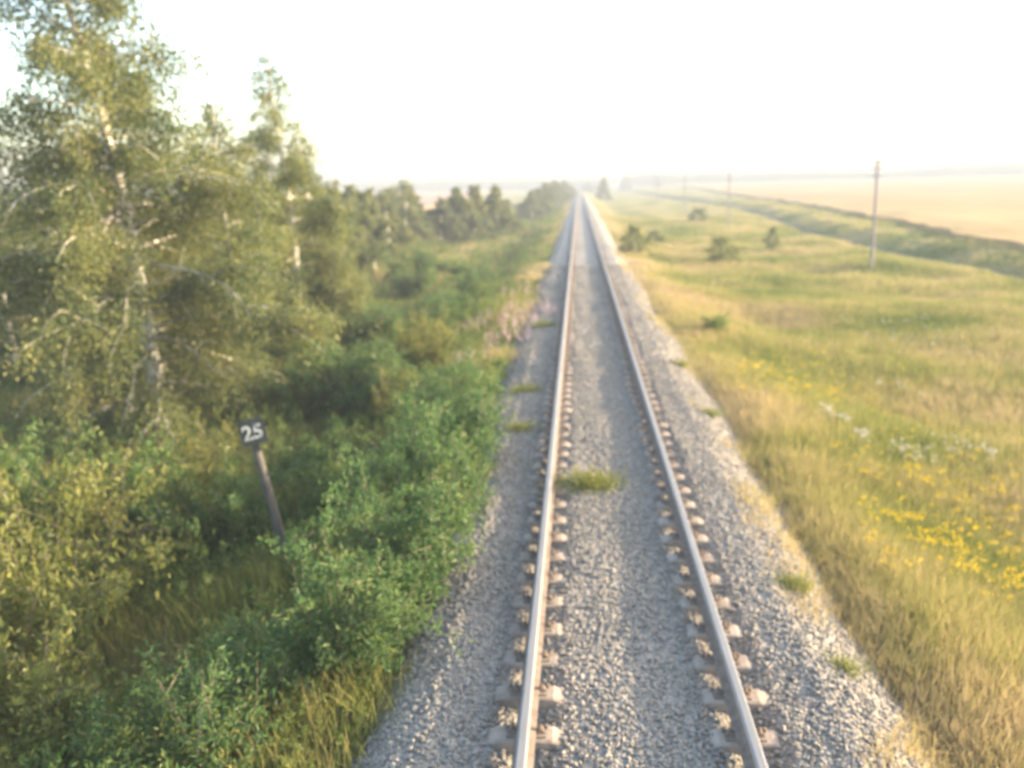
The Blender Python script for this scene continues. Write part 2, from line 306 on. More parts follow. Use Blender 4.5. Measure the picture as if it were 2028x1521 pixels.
# ------------------------------------------------------------------ sleepers and rails
def sleeper():
    prof = [(-1.35, -0.25), (-1.16, -0.245), (-1.0, -0.19), (-0.60, -0.19), (-0.46, -0.25), (0.46, -0.25), (0.60, -0.19), (1.0, -0.19), (1.16, -0.245), (1.35, -0.25)]
    b = MB(); V = []
    for x, z in prof:
        wt = 0.095 if abs(x) > .45 else 0.085
        V += [(x, -0.15, -0.42), (x, -wt-0.012, z-0.012), (x, -wt+0.008, z), (x, wt-0.008, z), (x, wt+0.012, z-0.012), (x, 0.15, -0.42)]
    n = len(prof); Fc = [[i*6+j, (i+1)*6+j, (i+1)*6+(j+1) % 6, i*6+(j+1) % 6] for i in range(n-1) for j in range(6)]
    for k in (0, (n-1)*6): Fc += [[k, k+1, k+4, k+5], [k+1, k+2, k+3, k+4]]
    b.add(V, Fc); o = b.build('sleeper', M['concrete'])
    tag(o, 'pale concrete sleeper half buried in grey ballast under both rails', 'sleeper', 'concrete sleepers under the rails')
    for sx in (-1, 1):
        f = MB(); c = sx*0.795
        f.box((c, 0, -0.187), (0.29, 0.14, 0.016), m=0)
        for q in (-1, 1):
            X = c+q*0.105
            f.box((X, 0, -0.165), (0.055, 0.05, 0.022), taper=0.8)
            f.tube([(X, 0, -0.15), (X, 0, -0.122)], 0.011, 6); f.tube([(X, 0, -0.155), (X, 0, -0.138)], 0.018, 6)
            f.tube([(X+q*0.045, 0.045, -0.18), (X+q*0.045, 0.045, -0.155)], 0.017, 6)
        f.build('rail_fastening', M['rust'], o)
    return o
s0 = sleeper()
for k in range(1, 292):
    y = 2.18+0.545*k-0.545
    c = s0.copy(); COL.objects.link(c); c.location = (random.uniform(-.008, .008), 2.18+0.545*k, random.uniform(-0.012, 0.004)); c.rotation_euler = (0, 0, random.uniform(-.008, .008))
    if k < 90:
        for ch in s0.children: d = ch.copy(); COL.objects.link(d); d.parent = c
s0.location = (0, 2.18, 0)
def rail(sx, label):
    half = [(0.075, -0.174), (0.075, -0.164), (0.03, -0.152), (0.010, -0.135), (0.009, -0.055), (0.020, -0.042), (0.037, -0.036), (0.0375, -0.012), (0.033, -0.003), (0.022, 0.0)]
    prof = half+[(-x, z) for x, z in half[::-1]]
    ysr = np.concatenate([np.linspace(-6, 60, 67), np.linspace(64, 690, 80)]); k = len(prof); V = []
    for y in ysr: V += [(sx*0.795+p[0], y, p[1]) for p in prof]
    Fc = []; mi = []
    for i in range(len(ysr)-1):
        for j in range(k):
            Fc.append([i*k+j, (i+1)*k+j, (i+1)*k+(j+1) % k, i*k+(j+1) % k]); mi.append(1 if j in (8, 9, 10) else (2 if j in (6, 7, 11, 12) else 0))
    o = mesh('rail', V, Fc, mats=[M['rust'], M['polish'], M['rail_side']], midx=mi)
    tag(o, label, 'rail', 'pair of steel rails')
rail(-1, 'left steel rail with worn shiny top and rusty brown side')
rail(1, 'right steel rail with worn shiny top casting shadow between the rails')

# ------------------------------------------------------------------ leaves, trees, shrubs
def leaves(P, size, r=rng, up=0.35, asp=0.62, droop=0.0):
    """leaf shaped quads at the points P"""
    n = len(P); a = r.normal(size=(n, 3)); a[:, 2] -= droop; a /= np.linalg.norm(a, axis=1)[:, None]
    nr = r.normal(size=(n, 3)); nr[:, 2] += up; b = np.cross(a, nr); b /= np.linalg.norm(b, axis=1)[:, None]+1e-9
    s = (size*r.uniform(0.65, 1.35, n))[:, None]
    c = np.cross(a, b)*s*0.15
    V = np.stack([P-a*s*0.5, P+b*s*asp*0.5-a*s*0.08+c, P+a*s*0.6, P-b*s*asp*0.5-a*s*0.08+c], 1).reshape(-1, 3)
    return V, np.arange(4*n).reshape(n, 4)
def bend(p0, d, L_, n, droop, r, wob=0.08):
    P = [np.array(p0, float)]; d = np.array(d, float)
    for i in range(n):
        d = d+np.array([0, 0, -droop/n])+r.normal(size=3)*wob; d /= np.linalg.norm(d); P.append(P[-1]+d*L_/n)
    return np.array(P)
def birch(name, H, rad, nlimb, leafn, lsize, seed, t0=0.2, lean=(0, 0), trunk_r=None, leafm='birch_leaf', detail=True, peak=0.3, pw=1.3):
    r = np.random.default_rng(seed); root = empty(name, (0, 0, 0))
    n = 14; tt = np.linspace(0, 1, n); tr = (trunk_r or H*0.0125)
    T = np.stack([lean[0]*tt**1.3*H+0.012*H*np.sin(tt*5+seed), lean[1]*tt*H+0.010*H*np.cos(tt*4+seed), tt*H*0.97-0.15], 1)
    b = MB(); b.tube(T, tr*(1-tt*0.93)**0.9+0.006, 9); b.build('trunk', M['birch'], root, True)
    lb = MB(); LP = []
    for k in range(nlimb):
        t = t0+(0.98-t0)*((k+r.uniform(0, 1))/nlimb)**1.12
        # crown profile: widest at 'peak'
        tc = (t-t0)/(1-t0)
        pr = (math.sin(math.pi*min(1, (tc+0.12)/(peak+0.12))/2))*(1 if tc < peak else (0.12+0.88*(1-(tc-peak)/(1-peak))**pw))
        Lm = rad*pr*r.uniform(0.65, 1.2)
        az = k*2.399+r.uniform(-.4, .4); el = math.radians(r.uniform(0, 22)+36*tc)
        p0 = np.array([np.interp(t, tt, T[:, i]) for i in range(3)])
        d = np.array([math.cos(az)*math.cos(el), math.sin(az)*math.cos(el), math.sin(el)])
        P = bend(p0, d, max(Lm, .12)*1.15, 7, 0.75, r); rr = tr*0.32*(1-t*0.7)
        if detail: lb.tube(P, np.linspace(rr, 0.004, 8), 5, cap=False)
        ns = max(4, int(Lm*5)) if detail else 4
        for q in range(ns):
            f = r.uniform(0.12, 1.0); p1 = np.array([np.interp(f*7, range(8), P[:, i]) for i in range(3)])
            d1 = (P[-1]-P[0]); d1 /= np.linalg.norm(d1)+1e-9; d1 = d1+r.normal(size=3)*0.65; d1[2] += 0.1; d1 /= np.linalg.norm(d1)
            Q = bend(p1, d1, Lm*r.uniform(0.25, 0.55)+0.05, 5, 1.1, r, 0.12)
            if detail and q % 2 == 0: lb.tube(Q, np.linspace(rr*0.3+0.002, 0.002, 6), 3, cap=False)
            LP.append(Q)
        LP.append(P[3:])
    if detail: lb.build('branches', M['limb'], root)
    wts = np.array([np.linalg.norm(np.diff(q, axis=0), axis=1).sum()**1.35 for q in LP])*r.uniform(0.5, 1.5, len(LP)); wts /= wts.sum()
    cnt = r.multinomial(leafn, wts); PP = []
    for q, c in zip(LP, cnt):
        if c == 0: continue
        f = r.uniform(0, len(q)-1, c); i0 = np.minimum(f.astype(int), len(q)-2); fr = (f-i0)[:, None]
        p = q[i0]*(1-fr)+q[i0+1]*fr; p = p+r.normal(size=(c, 3))*np.array([.07, .07, .06])*max(rad, .8)*0.8; p[:, 2] -= np.abs(r.normal(size=c))*0.08*rad; PP.append(p)
    V, Fc = leaves(np.vstack(PP), lsize, r, droop=0.5); mesh('crown', V, Fc, M[leafm], root)
    return root
def shrub(name, H, rad, nst, leafn, lsize, seed, leafm='shrub_leaf', asp=0.6, spread=0.55):
    r = np.random.default_rng(seed); root = empty(name, (0, 0, 0)); b = MB(); LP = []
    for k in range(nst):
        az = r.uniform(0, 6.28); e = r.uniform(0, 1)**0.7*spread
        d = (math.cos(az)*e, math.sin(az)*e, 1.0); P = bend((math.cos(az)*0.08, math.sin(az)*.08, -0.1), d, H*r.uniform(0.65, 1.12), 7, 0.35*e+.1, r, 0.07)
        b.tube(P, np.linspace(0.012, 0.003, 8), 4, cap=False)
        for q in range(6):
            f = r.uniform(1.2, 7); p1 = np.array([np.interp(f, range(8), P[:, i]) for i in range(3)])
            d1 = r.normal(size=3); d1[2] = abs(d1[2])*0.8+0.1; Q = bend(p1, d1/np.linalg.norm(d1), rad*r.uniform(0.3, 0.65), 4, 0.5, r, 0.12); LP.append(Q)
            if q % 2 == 0: b.tube(Q, np.linspace(0.005, 0.002, 5), 3, cap=False)
        LP.append(P[1:])
    b.build('stems', M['twig'], root)
    cnt = r.multinomial(leafn, np.full(len(LP), 1/len(LP))); PP = []
    for q, c in zip(LP, cnt):
        if c == 0: continue
        f = r.uniform(0, len(q)-1, c); i0 = np.minimum(f.astype(int), len(q)-2); fr = (f-i0)[:, None]
        PP.append(q[i0]*(1-fr)+q[i0+1]*fr+r.normal(size=(c, 3))*0.045)
    V, Fc = leaves(np.vstack(PP), lsize, r, asp=asp); mesh('foliage', V, Fc, M[leafm], root)
    return root
def place(o, x, y, s=1.0, rz=0, sz=None, dz=0, label=None, cat=None, group=None, name=None):
    o.location = (x, y, float(gz(x, y))+dz); o.scale = (s, s, sz or s); o.rotation_euler = (0, 0, rz); tag(o, label, cat, group); return o
BG = 'young birches growing left of the railway'
# the big birch and its neighbours
b1 = birch('birch_tree', 12.6, 2.75, 104, 122000, 0.078, 11, t0=0.06, lean=(-0.150, 0.0), trunk_r=0.18, peak=0.25, pw=0.75)
place(b1, -9.3, 18.6, label='tallest birch nearest the camera with leaning white trunk, crown cut by the top edge', cat='birch tree', group=BG)
b2 = birch('birch_tree', 11.0, 2.5, 66, 80000, 0.09, 12, t0=0.04, lean=(-0.02, 0), peak=0.25, pw=1.25)
X, Y, Z = atY(535, 80, 29); zb = float(gz(X, 29)); place(b2, X+0.2, 29, 1, sz=(Z-zb)/11.0*1.02, label='second tallest birch with a narrow pointed top just right of the leaning birch', cat='birch tree', group=BG)
b3 = birch('birch_tree', 8.0, 1.9, 60, 48000, 0.082, 13, t0=0.03, peak=0.3, pw=1.0)
X, Y, Z = atY(425, 160, 23); zb = float(gz(X, 23)); place(b3, X, 23, 1, sz=(Z-zb)/8.0, label='broad leafy birch filling the gap between the two tallest birches', cat='birch tree', group=BG)
b4 = birch('birch_tree', 7.0, 2.1, 48, 26000, 0.10, 14, t0=0.03, peak=0.3)
small = birch('birch_tree', 6.0, 1.35, 40, 13000, 0.12, 15, t0=0.12, peak=0.35)
small2 = birch('birch_tree', 6.0, 1.6, 40, 14000, 0.12, 16, t0=0.05, peak=0.4)
small3 = birch('birch_tree', 6.0, 1.15, 34, 9000, 0.12, 17, t0=0.22, peak=0.4)
used = set()
def put(proto, px, ptop, Y, label, group=BG, s=1.0, H=6.0, cat='birch tree', rz=None):
    X, _, Z = atY(px, ptop, Y); zb = float(gz(X, Y)); sz = (Z-zb)/H
    o = proto if proto.name not in used else copy_tree(proto)
    used.add(proto.name); used.add(o.name)
    o.location = (X, Y, zb); o.scale = (s, s, sz); o.rotation_euler = (0, 0, random.uniform(0, 6.28) if rz is None else rz)
    return tag(o, label, cat, group)
put(b4, 598, 270, 33, 'round birch right behind the narrow pointed birch, crown ending at mid height', s=1.0, H=7)
put(b4, 120, 330, 27, 'low dense birch behind the left side of the leaning birch', s=1.15, H=7)
put(b4, -30, 345, 24, 'low dense birch cut by the left edge of the photo', s=1.1, H=7)
put(b4, 300, 300, 30, 'low dense birch hidden behind the leaning white trunk', s=1.1, H=7)
put(small2, 655, 338, 44, 'slender birch stepping down from the tall group towards the thicket of thin white trunks', s=1.1)
row = [(small, 690, 350, 54, 'first thin white trunked birch in the low thicket'), (small3, 712, 362, 57, 'thin birch with bare lower trunk in the middle of the thicket'), (small3, 730, 356, 58, 'narrow birch with bare white trunk at the thicket right half'),
       (small, 762, 372, 64, 'short pale birch between the thicket and the pointed birch'), (small2, 800, 346, 74, 'pointed birch standing above the far forest line at the end of the thicket'),
       (small, 630, 352, 50, 'birch at the thicket left end touching the tall group'), (small3, 675, 365, 60, 'thin birch deep inside the thicket')]
for k in range(26):
    px = 606+k*8.6+random.uniform(-5, 5); Yk = 50+k*2.0+random.uniform(-3, 6)
    put((small, small3, small2)[k % 3], px, 366+random.uniform(-8, 18), Yk, 'young birch in the low dense thicket with thin white trunks', 'young birches of the low thicket', 1.45)
for p, px, pt, Y, lab in row: put(p, px, pt, Y, lab, s=1.15+0.2*random.random())
# bushy trees along the line farther off
bt = birch('birch_tree', 5.0, 1.7, 40, 13000, 0.15, 21, t0=0.0, peak=0.3, detail=False, leafm='far_leaf')
bt2 = birch('birch_tree', 5.0, 1.45, 40, 12000, 0.15, 22, t0=0.0, peak=0.3, detail=False)
G2 = 'small trees along the left side of the line'
for k, (px, pt, Yk) in enumerate([(858, 410, 82), (888, 385, 90), (915, 380, 84), (948, 378, 92), (966, 392, 96), (1000, 398, 100), (1012, 425, 108), (840, 430, 86)]):
    put((bt, bt2)[k % 2], px, pt, Yk, 'bushy tree filling the middle distance clump left of the track', 'trees filling the middle distance clump', 1.35, 5)
for k, (px, pt, Yk) in enumerate([(1044, 388, 140), (1064, 368, 150), (1070, 372, 175), (1088, 360, 190), (1105, 358, 225), (1112, 360, 240), (1124, 362, 290), (1132, 366, 340)]):
    put((bt, bt2)[k % 2], px, pt, Yk, 'bushy tree in the continuous far row left of the track', 'trees filling the far row', 1.8, 5)
put(bt, 872, 385, 80, 'dark bushy tree at the left end of the middle distance clump', G2, 1.5, 5)
put(bt2, 900, 362, 84, 'taller pale tree in the middle distance clump right of the dark one', G2, 1.6, 5)
put(bt2, 935, 358, 88, 'leafy tree in the centre of the middle distance clump', G2, 1.6, 5)
put(bt2, 982, 358, 92, 'pointed tree standing alone right of the middle distance clump', G2, 1.5, 5)
put(bt, 1018, 420, 110, 'low bush between the pointed tree and the far row', G2, 1.0, 5)
put(bt, 1052, 372, 132, 'dark tree opening the far row left of the track', G2, 1.25, 5)
put(bt2, 1078, 356, 165, 'rounded tree in the far row left of the track', G2, 1.7, 5)
put(bt2, 1098, 352, 205, 'highest rounded tree in the far row left of the track', G2, 1.9, 5)
put(bt, 1117, 354, 260, 'small tree closing the far row by the vanishing track', G2, 2.0, 5)
put(bt2, 1196, 346, 285, 'round tree close to the right side of the vanishing track', 'distant trees right of the track', 1.5, 5)
put(bt, 1164, 359, 460, 'tiny tree just right of where the track vanishes', 'distant trees right of the track', 2.0, 5)
put(bt, 1240, 344, 520, 'isolated round tree left of a matching one on the field skyline', 'distant trees right of the track', 2.0, 5)
put(bt2, 1302, 344, 520, 'isolated round tree on the field skyline, right one of two', 'distant trees right of the track', 1.7, 5)
# shrubs
sA = shrub('shrub', 1.5, 0.9, 26, 9000, 0.062, 31, 'willow_leaf', 0.42)
sB = shrub('shrub', 1.3, 0.9, 24, 8000, 0.060, 32, 'shrub_leaf', 0.6)
sC = shrub('shrub', 1.4, 1.0, 24, 8000, 0.058, 33, 'gold_leaf', 0.5, 0.7)
sD = shrub('shrub', 1.2, 0.9, 22, 6500, 0.060, 34, 'willow_leaf', 0.35, 0.8)
bush1 = birch('bush', 1.9, 0.95, 34, 4200, 0.10, 71, t0=0.0, peak=0.45, detail=False, leafm='birch_leaf', pw=0.7)
G3 = 'shrubs on the slope left of the ballast'
def puts(proto, x, y, s, label, sz=None, group=G3, dz=0):
    o = proto if proto.name not in used else copy_tree(proto); used.add(proto.name); used.add(o.name)
    return place(o, x, y, s, random.uniform(0, 6.28), sz, dz, label, 'shrub', group)
puts(sA, -2.2, 8.6, 1.0, 'bright green willow shrub leaning over the ballast edge right of the number post foot')
puts(sA, -2.25, 10.5, 1.05, 'bright green willow shrub at the ballast edge level with the number post')
puts(sA, -2.25, 12.4, 1.05, 'green willow shrub at the ballast edge just beyond the number post')
puts(sA, -2.45, 7.3, 0.95, 'low green shrub hanging over the lower corner of the ballast')
puts(sD, -3.3, 6.3, 1.0, 'dark green low shrub at the very bottom of the photo left of the ballast')
puts(sB, -3.9, 12.6, 0.85, 'green shrub right behind the number post')
puts(sB, -5.6, 11.8, 1.1, 'leafy shrub left of the number post', sz=1.3)
puts(sC, -6.6, 9.6, 1.45, 'golden green shrub left of the dark hollow', sz=1.7)
puts(sC, -7.6, 8.0, 1.5, 'tall golden shrub against the left edge low in the photo', sz=1.8)
puts(sC, -8.6, 10.0, 1.5, 'tall yellowish shrub behind the low left corner ones', sz=1.9)
puts(sB, -7.2, 11.8, 1.3, 'pale green shrub between the number post and the left edge', sz=1.6)
puts(sC, -5.3, 6.9, 1.1, 'golden shrub at the bottom edge left of the green ones', sz=1.25)
puts(sC, -6.3, 7.7, 1.3, 'yellow sunlit shrub in the bottom left corner', sz=1.6)
puts(sB, -8.6, 11.3, 1.2, 'large olive shrub at the left edge half way down', sz=1.7)
puts(sC, -6.6, 13.6, 1.0, 'sunlit shrub in front of the leaning birch trunk foot', sz=1.3)
puts(sB, -5.0, 15.0, 0.95, 'olive shrub behind the number board')
puts(sA, -2.4, 14.6, 1.0, 'green shrub beside the ballast in front of the pink flowers')
puts(sC, -4.3, 18.6, 0.9, 'yellowish shrub behind the green ones near the pink flowers')
puts(sB, -6.6, 19.5, 1.2, 'dark shrub to the right of the leaning birch')
puts(sB, -8.2, 24.5, 1.5, 'dark shrub under the narrow pointed birch')
puts(sB, -2.6, 17.2, 0.9, 'rounded green shrub at the ballast edge in front of the pink flowers')
for k in range(16):
    yy_ = 19+k*2.2+random.uniform(-1, 1); puts((sA, sB, sC, sB)[k % 4], -3.4-random.random()*(2.5+yy_*0.12), yy_, 0.8+random.random()*0.7, 'mid green shrub among the weeds between the ballast and the thicket of thin trunks', group='shrubs among the weeds in the middle distance')
puts(sA, -6.6, 27.5, 1.3, 'dark green shrub right of the tall birches')
puts(sD, -10.2, 33.0, 1.5, 'spreading shrub in the clearing before the thicket')
puts(sC, -12.5, 15.5, 1.3, 'golden shrub under the leaning birch at the left edge')
puts(sB, -5.0, 34.0, 1.2, 'mid green bush in the weeds between the track and the thicket')
puts(sB, -9.0, 47.0, 1.8, 'bush in front of the thin white trunks', group=G3)
puts(bush1, 3.1, 58, 1.0, 'green bush beside the right rail in the distance', group='bushes right of the track')
puts(bush1, 8.5, 57.5, 1.05, 'round dark bush standing in the right meadow', sz=1.0, group='bushes right of the track')
puts(bush1, 13.2, 66, 0.6, 'narrow upright dark bush right of the round one in the meadow', sz=1.0, group='bushes right of the track')
puts(sB, 3.6, 27, 0.55, 'low green bush at the edge of the right ballast', group='bushes right of the track')
puts(bush1, 5.6, 75, 1.0, 'flat dark bush far out in the right meadow', sz=0.6, group='bushes right of the track')
puts(bush1, 13.5, 110, 1.3, 'distant dark bush between the telegraph poles', sz=1.0, group='bushes right of the track')

# ------------------------------------------------------------------ ground vegetation
def blades(x, y, h, wd, nb, r, spread=0.12, leanf=0.45, zfun=gz):
    n = len(x); spread = np.repeat(np.broadcast_to(spread, (n,)), nb); X = np.repeat(x, nb)+r.normal(size=n*nb)*spread; Y = np.repeat(y, nb)+r.normal(size=n*nb)*spread
    Z = zfun(X, Y)-0.02; H = np.repeat(h, nb)*r.uniform(0.45, 1.2, n*nb); W = np.repeat(wd, nb)
    a = r.uniform(0, 6.28, n*nb); l = np.abs(r.normal(size=n*nb))*leanf*H; b = r.uniform(0, 6.28, n*nb)
    P0 = np.stack([X, Y, Z], 1); D = np.stack([np.cos(a)*l, np.sin(a)*l, H], 1); S = np.stack([np.cos(b), np.sin(b), np.zeros_like(b)], 1)*(W/2)[:, None]
    mid = P0+D*np.array([0.35, 0.35, 0.6]); tip = P0+D
    V = np.stack([P0-S, P0+S, mid+S*0.8, mid-S*0.8, tip+S*0.15, tip-S*0.15], 1).reshape(-1, 3)
    i = 6*np.arange(n*nb)[:, None]
    return V, np.concatenate([i+np.array([0, 1, 2, 3]), i+np.array([3, 2, 4, 5])], 1).reshape(-1, 4)
def scatter(n, x0, x1, y0, y1, k=0.5, r=rng, edge=None):
    """denser near the camera"""
    y = y0*(y1/y0)**(r.uniform(0, 1, n)**(1.0)); x = x0+(x1-x0)*r.uniform(0, 1, n)
    return x, y
parts = []
# right meadow: density follows distance
def ring(n, d0, d1, xlo, xhi, r):
    y = d0*(d1/d0)**r.uniform(0, 1, n); x = xlo+(xhi-xlo)*r.uniform(0, 1, n)
    return x, y
for n, d0, d1, xlo, xhi in ((17000, 4, 14, 2.05, 9), (22000, 10, 40, 2.05, 17), (16000, 30, 130, 2.1, 22), (3500, 30, 200, 22.5, 40)):
    x, y = ring(n, d0, d1, xlo, xhi, rng)
    e = 2.12+0.25*vnoise(y*1.3, y*0.7, 8)+0.16*vnoise(x*3, y*4.1, 14)+0.5*(rng.uniform(0, 1, n)**3-0.75)*rng.uniform(0,1,n)
    tx = xa(TRACK, y); k = (x > e) & ~((np.abs(x-tx+1.0) < 1.0)) & (x < xa(EDGE, y))
    x, y = x[k], y[k]; hh = (0.24+0.16*np.clip(vnoise(x*0.8, y*0.8, 21)+0.3, -0.5, 1.2))*ss(1.9, 3.2, x)*0.75+0.12
    parts.append(blades(x, y, hh, 0.007+y*0.00045, 12, rng, 0.10+y*0.002))
x = 2.35-0.75*rng.uniform(0, 1, 1500)**1.6; y = 4*(60/4)**rng.uniform(0, 1, 1500); k = vnoise(x*2.5, y*1.7, 33)+0.9*(x-2.0) > 0.05; x, y = x[k], y[k]
parts.append(blades(x, y, 0.10+0.10*rng.uniform(0, 1, len(x)), 0.006+y*0.0004, 7, rng, 0.05, 0.8, zfun=lambda a, b: np.where(np.abs(a) < 2.3, bz(a, b), gz(a, b))))
def join(parts):
    V = []; Fc = []; n = 0
    for a, b in parts: V.append(a); Fc.append(b+n); n += len(a)
    return np.vstack(V), np.vstack(Fc)
V, Fc = join(parts); tag(mesh('meadow_grass', V, Fc, M['grass']), 'dry yellow green meadow grass right of the track', 'grass', kind='stuff')
# left side grass and weeds
parts = []
def left_edge(y): return -1.95+0.25*vnoise(y*1.1, y*0.4, 12)
for n, d0, d1, xlo, xhi in ((9000, 4, 16, -10, -1.9), (14000, 12, 50, -18, -1.9), (13000, 40, 200, -26, -2.0)):
    x, y = ring(n, d0, d1, xlo, xhi, rng); k = x < left_edge(y)
    x, y = x[k], y[k]; parts.append(blades(x, y, 0.42+0.2*vnoise(x, y, 22), 0.008+y*0.00045, 10, rng, 0.12+y*0.002))
V, Fc = join(parts); tag(mesh('slope_grass', V, Fc, M['grass']), 'tall mixed green grass on the slope left of the track', 'grass', kind='stuff')
def weeds(x, y, h, nl, ls, r, mat_w=0.16):
    n = len(x); z = gz(x, y); f = r.uniform(0.1, 1.0, (n, nl))**0.8
    a = r.uniform(0, 6.28, n); ln = r.uniform(0, .25, n)
    P = np.stack([x[:, None]+np.cos(a)[:, None]*ln[:, None]*f*h[:, None]+r.normal(size=(n, nl))*mat_w*h[:, None]*(1.15-f), y[:, None]+np.sin(a)[:, None]*ln[:, None]*f*h[:, None]+r.normal(size=(n, nl))*mat_w*h[:, None]*(1.15-f), z[:, None]+f*h[:, None]], 2).reshape(-1, 3)
    return leaves(P, np.repeat(ls, nl), r, up=0.8, asp=0.4)
parts = []
for n, d0, d1, xlo, xhi, nl in ((2300, 5, 16, -11, -2.0, 46), (3600, 13, 45, -18, -2.0, 30), (4200, 40, 180, -25, -2.1, 18)):
    x, y = ring(n, d0, d1, xlo, xhi, rng); k = x < left_edge(y)-0.1
    hol = (((x+4.7)**2+(y-8.6)**2) < 0.8) | (((x+3.95)**2/0.3+(y-9.8)**2/1.2) < 1); k &= ~hol; x, y = x[k], y[k]
    h = (0.75+0.35*vnoise(x*0.7, y*0.6, 25))*(0.55+0.45*ss(-2.2, -4.0, x)); h = np.clip(h, 0.25, 1.3)
    parts.append(weeds(x, y, h, nl, 0.05+y*0.0013, rng))
V, Fc = join(parts); tag(mesh('undergrowth', V, Fc, M['weed']), 'thick leafy weeds covering the slope between shrubs left of the track', 'undergrowth', kind='stuff')
# low saplings mass at far left, between the birches
parts = []
x, y = ring(1300, 22, 70, -45, -11, rng); h = 1.4+0.5*vnoise(x*0.3, y*0.3, 31)
parts.append(weeds(x, y, h, 60, 0.12+0*y, rng, 0.25))
V, Fc = join(parts); tag(mesh('sapling_thicket', V, Fc, M['birch_leaf']), 'dense saplings forming a low green mass behind the birches at left', 'thicket', kind='stuff')
# far woods
def wood(name, x0, x1, y0, y1, h, n, label, seed, ls=1.3):
    r = np.random.default_rng(seed); t = r.uniform(0, 1, n); X = x0+(x1-x0)*t; Yc = y0+(y1-y0)*t+r.normal(size=n)*9
    hh = h*(0.82+0.14*vnoise(X*0.02, X*0.013, seed)+0.10*vnoise(X*0.13, X*0.02, seed+1)); per = 26
    c = r.normal(size=(n, per, 3)); c /= np.linalg.norm(c, axis=2)[:, :, None]; rad = np.array([2.4, 2.4, 1])
    P = c*rad*r.uniform(0.6, 1, (n, per, 1)); P[:, :, 2] = (P[:, :, 2]*0.5+0.5)*hh[:, None]*1.0
    P[:, :, 0] += X[:, None]; P[:, :, 1] += Yc[:, None]; P[:, :, 2] += gz(X, Yc)[:, None]
    V, Fc = leaves(P.reshape(-1, 3), ls, r); tag(mesh(name, V, Fc, M['far_leaf']), label, 'wood', kind='stuff')
wood('far_wood', 30, 610, 640, 640, 8.2, 2400, 'low dark line of forest on the skyline beyond the grain field', 41)
wood('far_wood', -600, 20, 650, 650, 9.0, 2400, 'low dark line of forest on the skyline left of the track', 42)
# flowers
def flowers(name, clumps, mat, label, stem=0.45, size=0.02, per=9, r=rng):
    P = []; S = []
    for (cx, cy, rad, n) in clumps:
        a = r.uniform(0, 6.28, n); q = np.sqrt(r.uniform(0, 1, n))*rad; x = cx+np.cos(a)*q; y = cy+np.sin(a)*q*1.6
        z = gz(x, y)+stem*r.uniform(0.8, 1.2, n)
        for k in range(per): P.append(np.stack([x+r.normal(size=n)*0.03, y+r.normal(size=n)*0.03, z+r.normal(size=n)*0.014], 1))
    V, Fc = leaves(np.vstack(P), size, r, up=2.0, asp=0.9); tag(mesh(name, V, Fc, M[mat]), label, 'flowers', kind='stuff')
def cl(px, py, z, rad, n): p = at(px, py, z); return (p[0], p[1], rad, n)
yl0 = [cl(1600, 760, -.9, .7, 60), cl(1540, 770, -.9, .5, 40), cl(1630, 790, -.9, .5, 30), cl(1500, 800, -.8, .4, 24), cl(1740, 955, -.9, .35, 26), cl(1755, 1070, -.8, .22, 24), cl(1810, 1055, -.8, .2, 22), cl(1850, 1100, -.8, .2, 24), cl(1760, 1160, -.8, .15, 14), cl(1960, 1150, -.9, .35, 40), cl(2010, 1190, -.9, .3, 34), cl(1930, 1080, -.9, .4, 26), cl(2000, 1020, -.9, .5, 30), cl(1900, 1000, -.9, .5, 24), cl(2050, 1120, -.9, .5, 40), cl(1680, 730, -.9, .8, 30), cl(1880, 900, -.9, .9, 30), cl(1980, 960, -.9, .7, 30)]
yl = [(a, b, c*2.1, max(6, d*8//10)) for a, b, c, d in yl0]
flowers('yellow_flowers', yl, 'yellow', 'bright yellow tansy like flower heads scattered in the right meadow', 0.42, 0.026, 8)
flowers('white_flowers', [cl(1650, 850, -.8, .3, 26), cl(1810, 900, -.8, .35, 24), cl(1700, 880, -.8, .2, 14), cl(1900, 880, -.8, .5, 26), cl(1780, 640, -.9, 2.2, 30), cl(1850, 655, -.9, 2.2, 30), cl(1750, 760, -.9, .8, 14)], 'white', 'white flower heads in clumps among the right meadow grass', 0.42, 0.028, 7)
pk = []
for (cx, cy, rad, n) in [cl(1030, 650, -.2, .5, 60), cl(1000, 690, -.3, .5, 60), cl(960, 650, -.5, .9, 70), cl(1060, 630, -.2, .5, 40), cl(900, 660, -.6, .8, 30), cl(940, 740, -.5, .4, 22), cl(1010, 600, -.4, .9, 40)]: pk.append((cx, cy, rad*1.3, n//2+4))
P = []
for (cx, cy, rad, n) in pk:
    a = rng.uniform(0, 6.28, n); q = np.sqrt(rng.uniform(0, 1, n))*rad; x = cx+np.cos(a)*q; y = cy+np.sin(a)*q*1.6; z = gz(x, y)
    for k in range(11): P.append(np.stack([x+rng.normal(size=n)*0.03, y+rng.normal(size=n)*.03, z+0.62+0.025*k+rng.normal(size=n)*.02], 1))
V, Fc = leaves(np.vstack(P), 0.036, rng); tag(mesh('pink_flowers', V, Fc, M['pink']), 'pink fireweed spikes by the left edge of the ballast', 'flowers', kind='stuff')

